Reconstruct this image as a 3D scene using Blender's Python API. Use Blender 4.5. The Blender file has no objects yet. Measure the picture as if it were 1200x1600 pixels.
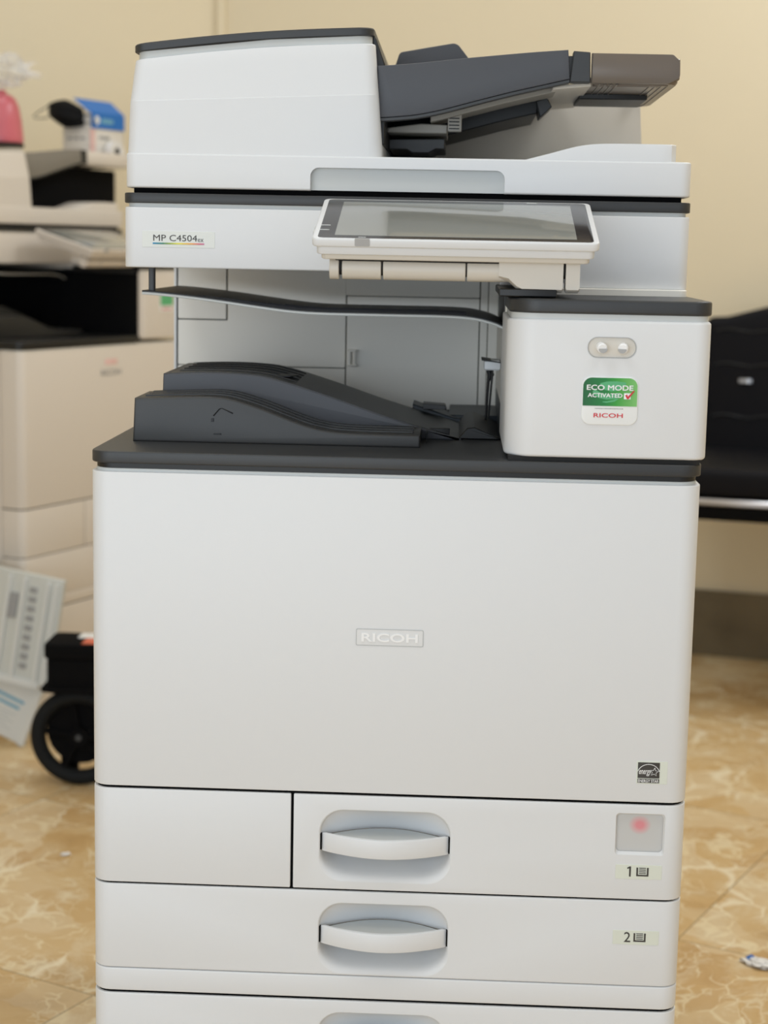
import bpy, bmesh, math, random
from mathutils import Vector, Matrix, noise
random.seed(7)
S = bpy.context.scene
COL = S.collection
PI = math.pi
def rad(a): return math.radians(a)

# ------------------------------------------------------------ camera
FPX = 2700.0
YAW, PITCH, ROLL = -.0408, .1516, .0198
CAM = Vector((.0583, -1.637, .993))
fw = Vector((math.sin(YAW)*math.cos(PITCH), math.cos(YAW)*math.cos(PITCH), -math.sin(PITCH)))
r0 = Vector((math.cos(YAW), -math.sin(YAW), 0)); u0 = r0.cross(fw)
rt = r0*math.cos(ROLL) + u0*math.sin(ROLL); up = u0*math.cos(ROLL) - r0*math.sin(ROLL)
cd = bpy.data.cameras.new('camera'); cam = bpy.data.objects.new('camera', cd); COL.objects.link(cam)
cam.matrix_world = Matrix(((rt.x, up.x, -fw.x, CAM.x), (rt.y, up.y, -fw.y, CAM.y), (rt.z, up.z, -fw.z, CAM.z), (0, 0, 0, 1)))
cd.sensor_fit = 'HORIZONTAL'; cd.sensor_width = 36; cd.lens = FPX/1200*36
cd.clip_start = .05; cd.clip_end = 50
cd.dof.use_dof = True; cd.dof.focus_distance = 1.74; cd.dof.aperture_fstop = 7.0
S.camera = cam

# ------------------------------------------------------------ world, lamps, exposure
S.view_settings.view_transform = 'Standard'; S.view_settings.look = 'None'
S.view_settings.gamma = 1; S.view_settings.use_curve_mapping = False
S.view_settings.exposure = 0.0
W = bpy.data.worlds.new('world'); S.world = W; W.use_nodes = True
W.node_tree.nodes['Background'].inputs[0].default_value = (.86, .94, 1.06, 1)
W.node_tree.nodes['Background'].inputs[1].default_value = .68
CEIL = 2.75
LAMPS = [(-.75, -.7, .6, 1.2, 11), (1.0, -.5, .6, 1.2, 10), (-.55, 1.55, .6, 1.2, 10), (1.25, 1.5, .6, 1.2, 25)]
def area_light(name, loc, sx, sy, power, color, aim=None):
    l = bpy.data.lights.new(name, 'AREA'); l.shape = 'RECTANGLE'; l.size = sx; l.size_y = sy
    l.energy = power; l.color = color
    o = bpy.data.objects.new(name, l); COL.objects.link(o); o.location = loc
    if aim is not None:
        o.rotation_euler = (Vector(aim)-Vector(loc)).to_track_quat('-Z', 'Y').to_euler()
    return o
for i, (x, y, sx, sy, p) in enumerate(LAMPS):
    area_light('ceiling_lamp', (x, y, CEIL-.055), sx, sy, p, (.93, .97, 1.0))
area_light('front_fill_light', (-1.0, -3.05, .95), 2.6, 1.5, 34, (.84, .94, 1.02), (0, .2, .62))  # unseen frontal fill, added to light the copier's front

# ------------------------------------------------------------ materials
def hexc(h):
    h = h.lstrip('#'); c = [int(h[i:i+2], 16)/255 for i in (0, 2, 4)]
    return tuple(x/12.92 if x <= .04045 else ((x+.055)/1.055)**2.4 for x in c) + (1,)
def mat(name, col, rough=.5, metal=0, spec=.5, bump=0, bscale=800, var=0, trans=0, alpha=1, coat=0):
    m = bpy.data.materials.new(name); m.use_nodes = True
    nt = m.node_tree; b = nt.nodes['Principled BSDF']
    c = hexc(col) if isinstance(col, str) else col
    b.inputs['Base Color'].default_value = c
    b.inputs['Roughness'].default_value = rough; b.inputs['Metallic'].default_value = metal
    b.inputs['Specular IOR Level'].default_value = spec
    b.inputs['Transmission Weight'].default_value = trans
    b.inputs['Alpha'].default_value = alpha; b.inputs['Coat Weight'].default_value = coat
    if bump or var:
        tc = nt.nodes.new('ShaderNodeTexCoord'); n = nt.nodes.new('ShaderNodeTexNoise')
        n.inputs['Scale'].default_value = bscale; n.inputs['Detail'].default_value = 3
        nt.links.new(tc.outputs['Object'], n.inputs['Vector'])
        if bump:
            bp = nt.nodes.new('ShaderNodeBump'); bp.inputs['Strength'].default_value = bump; bp.inputs['Distance'].default_value = .001
            nt.links.new(n.outputs['Fac'], bp.inputs['Height']); nt.links.new(bp.outputs['Normal'], b.inputs['Normal'])
        if var:
            n2 = nt.nodes.new('ShaderNodeTexNoise'); n2.inputs['Scale'].default_value = 9; n2.inputs['Detail'].default_value = 5
            nt.links.new(tc.outputs['Object'], n2.inputs['Vector'])
            mx = nt.nodes.new('ShaderNodeMix'); mx.data_type = 'RGBA'
            mx.inputs['A'].default_value = tuple(x*(1-var) for x in c[:3])+(1,); mx.inputs['B'].default_value = tuple(min(1, x*(1+var)) for x in c[:3])+(1,)
            nt.links.new(n2.outputs['Fac'], mx.inputs['Factor']); nt.links.new(mx.outputs['Result'], b.inputs['Base Color'])
    return m
def ramp_mat(name, stops, axis=0, rough=.35):
    """printed colour bar across the object's own box"""
    m = bpy.data.materials.new(name); m.use_nodes = True; nt = m.node_tree; b = nt.nodes['Principled BSDF']
    b.inputs['Roughness'].default_value = rough
    tc = nt.nodes.new('ShaderNodeTexCoord'); sp = nt.nodes.new('ShaderNodeSeparateXYZ'); cr = nt.nodes.new('ShaderNodeValToRGB')
    nt.links.new(tc.outputs['Generated'], sp.inputs[0]); nt.links.new(sp.outputs[axis], cr.inputs[0]); nt.links.new(cr.outputs[0], b.inputs['Base Color'])
    e = cr.color_ramp.elements
    while len(e) < len(stops): e.new(.5)
    for el, (p, c) in zip(e, stops): el.position = p; el.color = hexc(c)
    return m

M = {}
M['white'] = mat('white_plastic', (.765, .775, .785, 1), .42, bump=.05, bscale=900)
M['white2'] = mat('warm_lit_plastic', (.72, .655, .58, 1), .5, bump=.05, bscale=900)  # warm light and wall bounce put into the second copier's colour
M['lightgrey'] = mat('light_grey_plastic', (.62, .64, .63, 1), .45)
M['inner'] = mat('inner_grey_plastic', (.90, .875, .81, 1), .5, bump=.05, bscale=600)
M['beigegrey'] = mat('warm_grey_plastic', (.66, .62, .55, 1), .5, bump=.05, bscale=600)
M['dark'] = mat('dark_grey_plastic', (.034, .036, .038, 1), .42, bump=.12, bscale=1500)
M['slate'] = mat('slate_grey_plastic', (.068, .072, .083, 1), .5, bump=.12, bscale=1500)
M['black'] = mat('black_plastic', (.006, .0065, .007, 1), .45)
M['void'] = mat('matt_black_plastic', (.004, .004, .0045, 1), .9, spec=.1)
M['umber'] = mat('brown_grey_plastic', (.22, .20, .17, 1), .5)
M['railgrey'] = mat('dim_grey_plastic', (.34, .32, .28, 1), .5)
M['groove'] = mat('groove_grey', (.22, .22, .21, 1), .7)
M['navy'] = mat('blue_black_plastic', (.025, .035, .045, 1), .45)
M['gap'] = mat('shadow_gap_plastic', (.012, .012, .012, 1), .8)
M['panelbeige'] = mat('warm_white_plastic', (.70, .66, .59, 1), .42)
M['bezel'] = mat('glossy_black_bezel', (.03, .027, .027, 1), .16)
M['lcd'] = mat('unlit_lcd_glass', (.27, .275, .25, 1), .12, coat=.5)
M['smoke'] = mat('smoky_brown_plastic', (.20, .165, .135, 1), .28, trans=.25, bump=.03)
M['tray'] = mat('charcoal_tray_plastic', (.044, .0445, .0445, 1), .45, bump=.12, bscale=1500, var=.12)
M['label2'] = mat('pale_label', (.77, .79, .75, 1), .4)
M['label'] = mat('pale_green_label', (.74, .77, .68, 1), .4)
M['ink'] = mat('dark_ink', (.05, .045, .04, 1), .5)
M['inkgrey'] = mat('grey_ink', (.32, .32, .32, 1), .5)
M['embosswhite'] = mat('bright_white_lettering', (.92, .92, .92, 1), .3)
M['plate'] = mat('badge_grey_plastic', (.76, .765, .765, 1), .35)
M['outline'] = mat('badge_edge_grey', (.52, .53, .53, 1), .5)
M['red'] = mat('red_ink', hexc('#d2232a'), .4)
M['stickerwhite'] = mat('sticker_white', (.86, .87, .86, 1), .3)
M['leaf'] = mat('leaf_green_ink', hexc('#58b279'), .35)
M['green'] = ramp_mat('green_print', [(0, '#00602c'), (.42, '#0a8236'), (.62, '#34a035'), (1, '#7fc46c')], 0)
M['bar'] = ramp_mat('rainbow_print', [(0, '#1c86b8'), (.2, '#2f7d5c'), (.32, '#8aa52c'), (.5, '#e3dc3d'), (.75, '#eea650'), (.9, '#e07a86'), (1, '#cf7fa5')], 0)
M['metal'] = mat('brushed_metal', (.55, .55, .56, 1), .28, metal=1)
M['knobshade'] = mat('knob_shade_indicator_grey', (.42, .42, .42, 1), .5)  # painted shade on the knobs, plain grey on the indicator
M['leather'] = mat('black_leather', (.005, .005, .007, 1), .6, spec=.15, bump=.5, bscale=250)
M['chrome'] = mat('satin_chrome', (.62, .61, .63, 1), .3, metal=1)
M['pink'] = mat('pink_vinyl', hexc('#cf6a74'), .3, var=.1)
M['film'] = mat('clear_film', (.93, .93, .94, 1), .22, alpha=.24)
M['card'] = mat('white_carton', (.80, .76, .70, 1), .6)
M['cardpink'] = mat('pale_pink_print', hexc('#e9c3bd'), .6)
M['blue'] = mat('blue_print', hexc('#0f6fc4'), .45)
M['skyblue'] = mat('sky_blue_print', hexc('#6fa9c4'), .5)
M['cloth'] = mat('black_cloth', (.01, .01, .012, 1), .85)
M['paper'] = mat('white_paper', (.82, .80, .77, 1), .7)
M['rubber'] = mat('black_rubber', (.005, .0065, .008, 1), .7, spec=.25)
M['ribgrey'] = mat('ribbed_grey_plastic', (.60, .61, .57, 1), .5)
M['board'] = mat('white_board', (.70, .71, .69, 1), .5)
M['orange'] = mat('orange_print', hexc('#d86a4a'), .5)
M['sheen'] = mat('lamp_diffuser', (.9, .9, .88, 1), .5)

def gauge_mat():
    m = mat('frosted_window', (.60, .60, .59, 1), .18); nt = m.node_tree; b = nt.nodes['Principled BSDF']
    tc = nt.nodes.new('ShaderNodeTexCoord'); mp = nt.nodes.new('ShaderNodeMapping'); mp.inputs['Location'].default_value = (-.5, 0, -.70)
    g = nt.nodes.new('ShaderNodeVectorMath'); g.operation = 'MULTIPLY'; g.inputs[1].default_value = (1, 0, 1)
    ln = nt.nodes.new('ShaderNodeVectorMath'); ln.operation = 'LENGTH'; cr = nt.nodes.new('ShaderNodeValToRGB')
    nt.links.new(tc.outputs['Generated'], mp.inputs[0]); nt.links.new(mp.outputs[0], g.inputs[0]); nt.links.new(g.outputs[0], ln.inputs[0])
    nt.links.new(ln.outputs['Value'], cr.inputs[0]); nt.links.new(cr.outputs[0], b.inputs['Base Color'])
    e = cr.color_ramp.elements; e[0].position = .07; e[0].color = hexc('#e3949b'); e[1].position = .24; e[1].color = (.60, .60, .59, 1)  # pink glow in the window, painted as a soft radial spot
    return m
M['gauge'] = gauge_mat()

TILE_ANG = rad(63)
def floor_mat(name, k=1.0):
    m = bpy.data.materials.new(name); m.use_nodes = True; nt = m.node_tree; b = nt.nodes['Principled BSDF']
    N = nt.nodes.new; L = nt.links.new
    tc = N('ShaderNodeTexCoord'); mp = N('ShaderNodeMapping'); mp.inputs['Rotation'].default_value = (0, 0, -TILE_ANG)
    L(tc.outputs['Object'], mp.inputs[0])
    sp = N('ShaderNodeSeparateXYZ'); L(mp.outputs[0], sp.inputs[0])
    def math_(op, a, bv=None):
        n = N('ShaderNodeMath'); n.operation = op
        for i, v in enumerate((a, bv)):
            if v is None: continue
            if hasattr(v, 'node'): L(v, n.inputs[i])
            else: n.inputs[i].default_value = v
        return n.outputs[0]
    TS = .6
    tu = math_('DIVIDE', math_('ADD', sp.outputs[0], -.285), TS); tv = math_('DIVIDE', math_('ADD', sp.outputs[1], .0), TS)
    fu = math_('FRACT', tu); fv = math_('FRACT', tv)
    du = math_('MINIMUM', fu, math_('SUBTRACT', 1.0, fu)); dv = math_('MINIMUM', fv, math_('SUBTRACT', 1.0, fv))
    seam = math_('LESS_THAN', math_('MINIMUM', du, dv), .0022)
    cell = N('ShaderNodeCombineXYZ'); L(math_('FLOOR', tu), cell.inputs[0]); L(math_('FLOOR', tv), cell.inputs[1])
    wn = N('ShaderNodeTexWhiteNoise'); L(cell.outputs[0], wn.inputs['Vector'])
    off = N('ShaderNodeVectorMath'); off.operation = 'MULTIPLY_ADD'; off.inputs[1].default_value = (7, 7, 0)
    L(wn.outputs['Color'], off.inputs[0]); L(mp.outputs[0], off.inputs[2])
    wp = N('ShaderNodeTexNoise'); wp.inputs['Scale'].default_value = 5; wp.inputs['Detail'].default_value = 4; L(off.outputs[0], wp.inputs['Vector'])
    w2 = N('ShaderNodeVectorMath'); w2.operation = 'MULTIPLY_ADD'; w2.inputs[1].default_value = (.20, .20, .20)
    L(wp.outputs['Color'], w2.inputs[0]); L(off.outputs[0], w2.inputs[2])
    def vein(scale, width, lo, hi, ns):
        v = N('ShaderNodeTexVoronoi'); v.feature = 'DISTANCE_TO_EDGE'; v.inputs['Scale'].default_value = scale; L(w2.outputs[0], v.inputs['Vector'])
        mk = N('ShaderNodeTexNoise'); mk.inputs['Scale'].default_value = ns; mk.inputs['Detail'].default_value = 2; L(off.outputs[0], mk.inputs['Vector'])
        mr = N('ShaderNodeMapRange'); mr.inputs[1].default_value = lo; mr.inputs[2].default_value = hi; L(mk.outputs['Fac'], mr.inputs[0])
        wv = math_('MULTIPLY', mr.outputs[0], width)
        q = N('ShaderNodeMapRange'); q.inputs[1].default_value = 0; L(wv, q.inputs[2]); q.inputs[3].default_value = 1; q.inputs[4].default_value = 0
        L(v.outputs['Distance'], q.inputs[0]); return q.outputs[0]
    va = vein(8.5, .13, .50, .74, 6); vb = vein(19, .22, .49, .74, 9); vc = vein(40, .25, .50, .78, 12)
    base = N('ShaderNodeTexNoise'); base.inputs['Scale'].default_value = 7; base.inputs['Detail'].default_value = 7; base.inputs['Roughness'].default_value = .62
    L(w2.outputs[0], base.inputs['Vector'])
    cr = N('ShaderNodeValToRGB'); L(base.outputs['Fac'], cr.inputs[0])
    cols = [(.25, '#a07c4e'), (.40, '#bd9a66'), (.52, '#c9aa78'), (.62, '#ccb083'), (.78, '#d9c39d')]
    e = cr.color_ramp.elements
    while len(e) < len(cols): e.new(.5)
    for el, (p, c) in zip(e, cols): el.position = p; el.color = tuple(x*k for x in hexc(c)[:3])+(1,)
    def mix(f, a, bcol):
        x = N('ShaderNodeMix'); x.data_type = 'RGBA'; L(f, x.inputs['Factor']); L(a, x.inputs['A'])
        x.inputs['B'].default_value = bcol; return x.outputs['Result']
    vcel = N('ShaderNodeTexVoronoi'); vcel.inputs['Scale'].default_value = 8.5; L(w2.outputs[0], vcel.inputs['Vector'])
    vsep = N('ShaderNodeSeparateXYZ'); L(vcel.outputs['Color'], vsep.inputs[0])
    vr = N('ShaderNodeValToRGB'); L(vsep.outputs[0], vr.inputs[0])
    ce = vr.color_ramp.elements; ce.new(.5); ce.new(.8)
    for el, (p, cc) in zip(ce, ((0, '#b38e60'), (.35, '#c7a673'), (.7, '#d0b68b'), (1, '#dccbac'))): el.position = p; el.color = tuple(x*k for x in hexc(cc)[:3])+(1,)
    mb = N('ShaderNodeMix'); mb.data_type = 'RGBA'; mb.inputs['Factor'].default_value = .45; L(cr.outputs[0], mb.inputs['A']); L(vr.outputs[0], mb.inputs['B'])
    pn = N('ShaderNodeTexNoise'); pn.inputs['Scale'].default_value = 9; pn.inputs['Detail'].default_value = 6; pn.inputs['Roughness'].default_value = .7; L(w2.outputs[0], pn.inputs['Vector'])
    pm = N('ShaderNodeMapRange'); pm.inputs[1].default_value = .53; pm.inputs[2].default_value = .72; L(pn.outputs['Fac'], pm.inputs[0])
    c0 = mix(math_('MULTIPLY', pm.outputs[0], .7), mb.outputs['Result'], tuple(x*k for x in hexc('#ddd0b4')[:3])+(1,))
    c0 = mix(math_('MULTIPLY', vc, .6), c0, tuple(x*k for x in hexc('#e0d2b2')[:3])+(1,))
    c = mix(math_('MULTIPLY', va, .85), c0, tuple(x*k for x in hexc('#e8dcc0')[:3])+(1,))
    c = mix(math_('MULTIPLY', vb, .75), c, tuple(x*k for x in hexc('#e4d5b2')[:3])+(1,))
    c = mix(math_('MULTIPLY', seam, .5), c, (.13, .08, .03, 1))
    L(c, b.inputs['Base Color']); b.inputs['Roughness'].default_value = .38
    return m
M['floor'] = floor_mat('marble_vinyl_tile', 1.1)
M['skirt'] = mat('shaded_marble_skirting', (.16, .125, .07, 1), .4, var=.45, bump=.02)  # marble like the floor, colour darkened for the shade along the wall foot
def wall_mat(name, c):
    return mat(name, c, .75, bump=.15, bscale=220, var=.012)
M['wall'] = wall_mat('cream_wall_paint', hexc('#e9dcbf'))
M['wallL'] = M['wall']
M['ceil'] = mat('ceiling_white', (.8, .79, .76, 1), .8, bump=.1)

# ------------------------------------------------------------ mesh helpers
def finish(bm, smooth=32):
    bmesh.ops.recalc_face_normals(bm, faces=bm.faces[:])
def obj(name, bm, m, parent=None, label=None, smooth=32, recalc=True):
    if recalc: finish(bm)
    me = bpy.data.meshes.new(name); bm.to_mesh(me); bm.free()
    me.materials.append(m)
    if smooth:
        me.polygons.foreach_set('use_smooth', [True]*len(me.polygons)); me.set_sharp_from_angle(angle=rad(smooth))
    o = bpy.data.objects.new(name, me); COL.objects.link(o)
    if parent is not None: o.parent = parent
    if label: o['label'] = label
    return o
def empty(name, label, cat, loc=(0, 0, 0), rz=0, group=None):
    o = bpy.data.objects.new(name, None); COL.objects.link(o); o.location = loc; o.rotation_euler = (0, 0, rz)
    o.empty_display_size = .05; o['label'] = label; o['category'] = cat
    if group: o['group'] = group
    return o
def tag(o, label, cat, group=None):
    o['label'] = label; o['category'] = cat
    if group: o['group'] = group
    return o
def NB(): return bmesh.new()
def rpoly(pts, r, seg=5):
    """round the corners of a polygon; r number or list"""
    n = len(pts); out = []
    for i in range(n):
        p = Vector(pts[i]); a = Vector(pts[i-1]); c = Vector(pts[(i+1) % n])
        rr = r[i] if isinstance(r, (list, tuple)) else r
        da = (a-p); dc = (c-p); la, lc = da.length, dc.length
        if rr <= 1e-6 or la < 1e-9 or lc < 1e-9: out.append((p.x, p.y)); continue
        da /= la; dc /= lc; cosv = max(-1, min(1, da.dot(dc))); ang = math.acos(cosv)
        if ang > PI-.02: out.append((p.x, p.y)); continue
        t = min(rr/math.tan(ang/2), la*.49, lc*.49); r2 = t*math.tan(ang/2)
        ctr = p + (da+dc).normalized()*(r2/math.sin(ang/2))
        s = p+da*t-ctr; e = p+dc*t-ctr
        a0 = math.atan2(s.y, s.x); a1 = math.atan2(e.y, e.x); d = a1-a0
        while d > PI: d -= 2*PI
        while d < -PI: d += 2*PI
        for k in range(seg+1):
            a_ = a0+d*k/seg; out.append((ctr.x+r2*math.cos(a_), ctr.y+r2*math.sin(a_)))
    return out
def area2(p): return sum(p[i-1][0]*p[i][1]-p[i][0]*p[i-1][1] for i in range(len(p)))/2
def inset(p, d):
    n = len(p); out = []; s = 1 if area2(p) > 0 else -1
    for i in range(n):
        a = Vector(p[i-1]); b = Vector(p[i]); c = Vector(p[(i+1) % n])
        e1 = (b-a); e2 = (c-b)
        if e1.length < 1e-9: e1 = e2
        if e2.length < 1e-9: e2 = e1
        e1 = e1.normalized(); e2 = e2.normalized()
        n1 = Vector((-e1.y, e1.x))*s; n2 = Vector((-e2.y, e2.x))*s
        h = n1+n2; L_ = h.length
        if L_ < 1e-6: h = n1
        else: h = h/L_; h = h/max(.35, h.dot(n1))
        out.append((b.x+h.x*d, b.y+h.y*d))
    return out
AX = {'z': lambda u, v, w: (u, v, w), 'y': lambda u, v, w: (u, w, v), 'x': lambda u, v, w: (w, u, v)}
def loft(bm, loops, cap=True, T=None, closed=True):
    rows = []
    for lp in loops:
        rows.append([bm.verts.new(T @ Vector(p) if T else Vector(p)) for p in lp])
    n = len(rows[0])
    for a, b in zip(rows, rows[1:]):
        for i in range(n if closed else n-1):
            j = (i+1) % n
            try: bm.faces.new((a[i], a[j], b[j], b[i]))
            except ValueError: pass
    if cap:
        bm.faces.new(rows[0][::-1]); bm.faces.new(rows[-1])
def prism(bm, poly, a0, a1, axis='z', b=.0012, seg=2, T=None):
    f = AX[axis]; loops = []
    b = min(b, abs(a1-a0)*.49)
    for k in range(seg+1):
        t = k/seg*PI/2
        q = inset(poly, b*(1-math.sin(t))); loops.append([f(x, y, a0+b*(1-math.cos(t))) for x, y in q])
    for k in range(seg, -1, -1):
        t = k/seg*PI/2
        q = inset(poly, b*(1-math.sin(t))); loops.append([f(x, y, a1-b*(1-math.cos(t))) for x, y in q])
    loft(bm, loops, T=T)
def plan(x0, x1, y0, y1, rl=.018, rr=None, rb=.004, seg=6):
    rr = rl if rr is None else rr
    return rpoly([(x0, y0), (x1, y0), (x1, y1), (x0, y1)], [rl, rr, rb, rb], seg)
def rect(x0, x1, y0, y1, r=0, seg=5): return rpoly([(x0, y0), (x1, y0), (x1, y1), (x0, y1)], r, seg)
def box(bm, x0, x1, y0, y1, z0, z1, b=.001, T=None, r=0):
    prism(bm, rect(x0, x1, y0, y1, max(r, b), 2), z0, z1, 'z', b, 1, T)
def tube(bm, pts, r, n=10, T=None, closed=False):
    P = [Vector(p) for p in pts]; loops = []; m = len(P); u = None
    for i in range(m):
        a = P[i-1] if (i > 0 or closed) else P[i]; c = P[(i+1) % m] if (i < m-1 or closed) else P[i]
        t = (c-a).normalized()
        if u is None: u = t.orthogonal().normalized()
        else: u = (u - t*u.dot(t)).normalized()
        v = t.cross(u); rr = r[i] if isinstance(r, (list, tuple)) else r
        loops.append([P[i]+u*rr*math.cos(2*PI*k/n)+v*rr*math.sin(2*PI*k/n) for k in range(n)])
    if closed: loops.append(loops[0]); loft(bm, loops, cap=False, T=T); bmesh.ops.remove_doubles(bm, verts=bm.verts[:], dist=1e-6)
    else: loft(bm, loops, T=T)
def cyl(bm, p, q, r, n=24, b=.0006, T=None):
    p = Vector(p); q = Vector(q); d = (q-p); L_ = d.length; d.normalize()
    b = min(b, L_*.45, r*.6)
    tube(bm, [p, p+d*1e-5, p+d*b, q-d*b, q-d*1e-5, q], [r-b, r-b, r, r, r-b, r-b], n, T)
def lathe(bm, prof, n=32, T=None):
    loops = [[(r*math.cos(2*PI*k/n), r*math.sin(2*PI*k/n), z) for k in range(n)] for r, z in prof]
    loft(bm, loops, T=T)
def one(name, m, parent, fn, *a, label=None, smooth=32, **k):
    bm = NB(); fn(bm, *a, **k); return obj(name, bm, m, parent, label, smooth)
def boolean(o, cut):
    md = o.modifiers.new('cut', 'BOOLEAN'); md.object = cut; md.operation = 'DIFFERENCE'; md.solver = 'EXACT'
    dg = bpy.context.evaluated_depsgraph_get()
    me = bpy.data.meshes.new_from_object(o.evaluated_get(dg)); o.modifiers.clear()
    old = o.data; o.data = me; me.name = o.name; bpy.data.meshes.remove(old)
    me.polygons.foreach_set('use_smooth', [True]*len(me.polygons)); me.set_sharp_from_angle(angle=rad(32))
    cm = cut.data; bpy.data.objects.remove(cut); bpy.data.meshes.remove(cm)
def text(name, s, x0, x1, z0, z1, y, m, parent, bold=0, depth=.0002, T=None, label=None, shear=0, fat=0):
    """flat lettering facing -y, fitted into a box"""
    cu = bpy.data.curves.new(name, 'FONT'); cu.body = s; cu.size = 1; cu.offset = bold; cu.extrude = .004; cu.shear = shear; cu.resolution_u = 3
    o = bpy.data.objects.new(name, cu); COL.objects.link(o)
    dg = bpy.context.evaluated_depsgraph_get(); dg.update()
    me = bpy.data.meshes.new_from_object(o.evaluated_get(dg)); bpy.data.objects.remove(o); bpy.data.curves.remove(cu)
    vs = [v.co.copy() for v in me.vertices]
    mx0 = min(v.x for v in vs); mx1 = max(v.x for v in vs); my0 = min(v.y for v in vs); my1 = max(v.y for v in vs)
    zlo = min(v.z for v in vs); zhi = max(v.z for v in vs)
    for v in me.vertices:
        c = v.co
        p = Vector((x0+(c.x-mx0)/(mx1-mx0)*(x1-x0), y-(c.z-zlo)/(zhi-zlo+1e-9)*depth, z0+(c.y-my0)/(my1-my0)*(z1-z0)))
        v.co = T @ p if T else p
    me.polygons.foreach_set('use_smooth', [False]*len(me.polygons))
    if fat:
        bb = bmesh.new(); bb.from_mesh(me); src = bb.faces[:]
        for k, (fx, fz) in enumerate(((fat, 0), (-fat, 0), (0, fat*.7), (0, -fat*.7))):
            g = bmesh.ops.duplicate(bb, geom=src)
            for v in g['geom']:
                if isinstance(v, bmesh.types.BMVert): v.co.x += fx; v.co.z += fz; v.co.y += .00001*(k+1)
        bb.to_mesh(me); bb.free()
    me.materials.clear(); me.materials.append(m)
    ob = bpy.data.objects.new(name, me); COL.objects.link(ob)
    if parent is not None: ob.parent = parent
    if label: ob['label'] = label
    return ob
def struct(name, bm, m):
    o = obj(name, bm, m, None, None, 30); o['kind'] = 'structure'; return o

# ------------------------------------------------------------ the room
RW_A = Vector((.6788, 2.6388, 0)); RW_D = Vector((math.cos(rad(-16)), math.sin(rad(-16)), 0))
KX = Vector((-.5837, 3.0008, 0)); LW_D = Vector((-math.cos(rad(30)), -math.sin(rad(30)), 0))
REND = KX + RW_D*4.2; LEND = KX + LW_D*3.6
def wall(name, a, b, m, thick=.12, z0=0, z1=CEIL):
    d = (b-a).normalized(); n = Vector((-d.y, d.x, 0))
    c = Vector(((a+b).x/2, (a+b).y/2, 0))
    if (c+n-Vector((0, 0, 0))).length < (c-n).length: n = -n      # thickness goes outwards
    bm = NB(); loft(bm, [[(p.x, p.y, z) for p in (a, b, b+n*thick, a+n*thick)] for z in (z0, z1)])
    return struct(name, bm, m)
bm = NB(); loft(bm, [[(x, y, z) for x, y in ((-4.2, -3.2), (4.2, -3.2), (4.2, 3.6), (-4.2, 3.6))] for z in (-.1, 0)]); struct('floor', bm, M['floor'])
bm = NB(); loft(bm, [[(x, y, z) for x, y in ((-4.2, -3.2), (4.2, -3.2), (4.2, 3.6), (-4.2, 3.6))] for z in (CEIL, CEIL+.1)]); struct('ceiling', bm, M['ceil'])
wall('wall_back', KX, REND, M['wall'])
wall('wall_left', LEND, KX, M['wallL'])
wall('wall_right', REND, Vector((REND.x, -3.2, 0)), M['wall'])
wall('wall_side', Vector((LEND.x, -3.2, 0)), LEND, M['wall'])
def skirting(name, a, b):
    d = (b-a).normalized(); n = Vector((d.y, -d.x, 0))
    if n.y > 0: n = -n
    bm = NB(); loft(bm, [[(q.x, q.y, z) for q in (a+n*.001, b+n*.001, b+n*.013, a+n*.013)] for z in (0, .165)]); return struct(name, bm, M['skirt'])
skirting('baseboard_back', KX+RW_D*.02, REND-RW_D*.02)
skirting('baseboard_left', LEND-LW_D*.02, KX+LW_D*.02)
bm = NB(); tube(bm, [KX+Vector((.002, -.012, .17)), KX+Vector((.002, -.012, CEIL))], .014, 8); struct('trim_1', bm, M['wall'])
for i, (x, y, sx, sy, p) in enumerate(LAMPS):
    t = empty('ceiling_light', ['square white ceiling light panel above the copier at front left', 'white ceiling light panel at front right', 'white ceiling light panel over the second copier', 'white ceiling light panel over the black chair'][i], 'light', (x, y, CEIL))
    bm = NB()
    for a in ((-sx/2-.03, -sx/2, -sy/2-.03, sy/2+.03), (sx/2, sx/2+.03, -sy/2-.03, sy/2+.03), (-sx/2, sx/2, -sy/2-.03, -sy/2), (-sx/2, sx/2, sy/2, sy/2+.03)):
        box(bm, a[0], a[1], a[2], a[3], -.05, 0)
    obj('frame', bm, M['white'], t)
    one('diffuser', M['sheen'], t, box, -sx/2, sx/2, -sy/2, sy/2, -.03, -.02)

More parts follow.
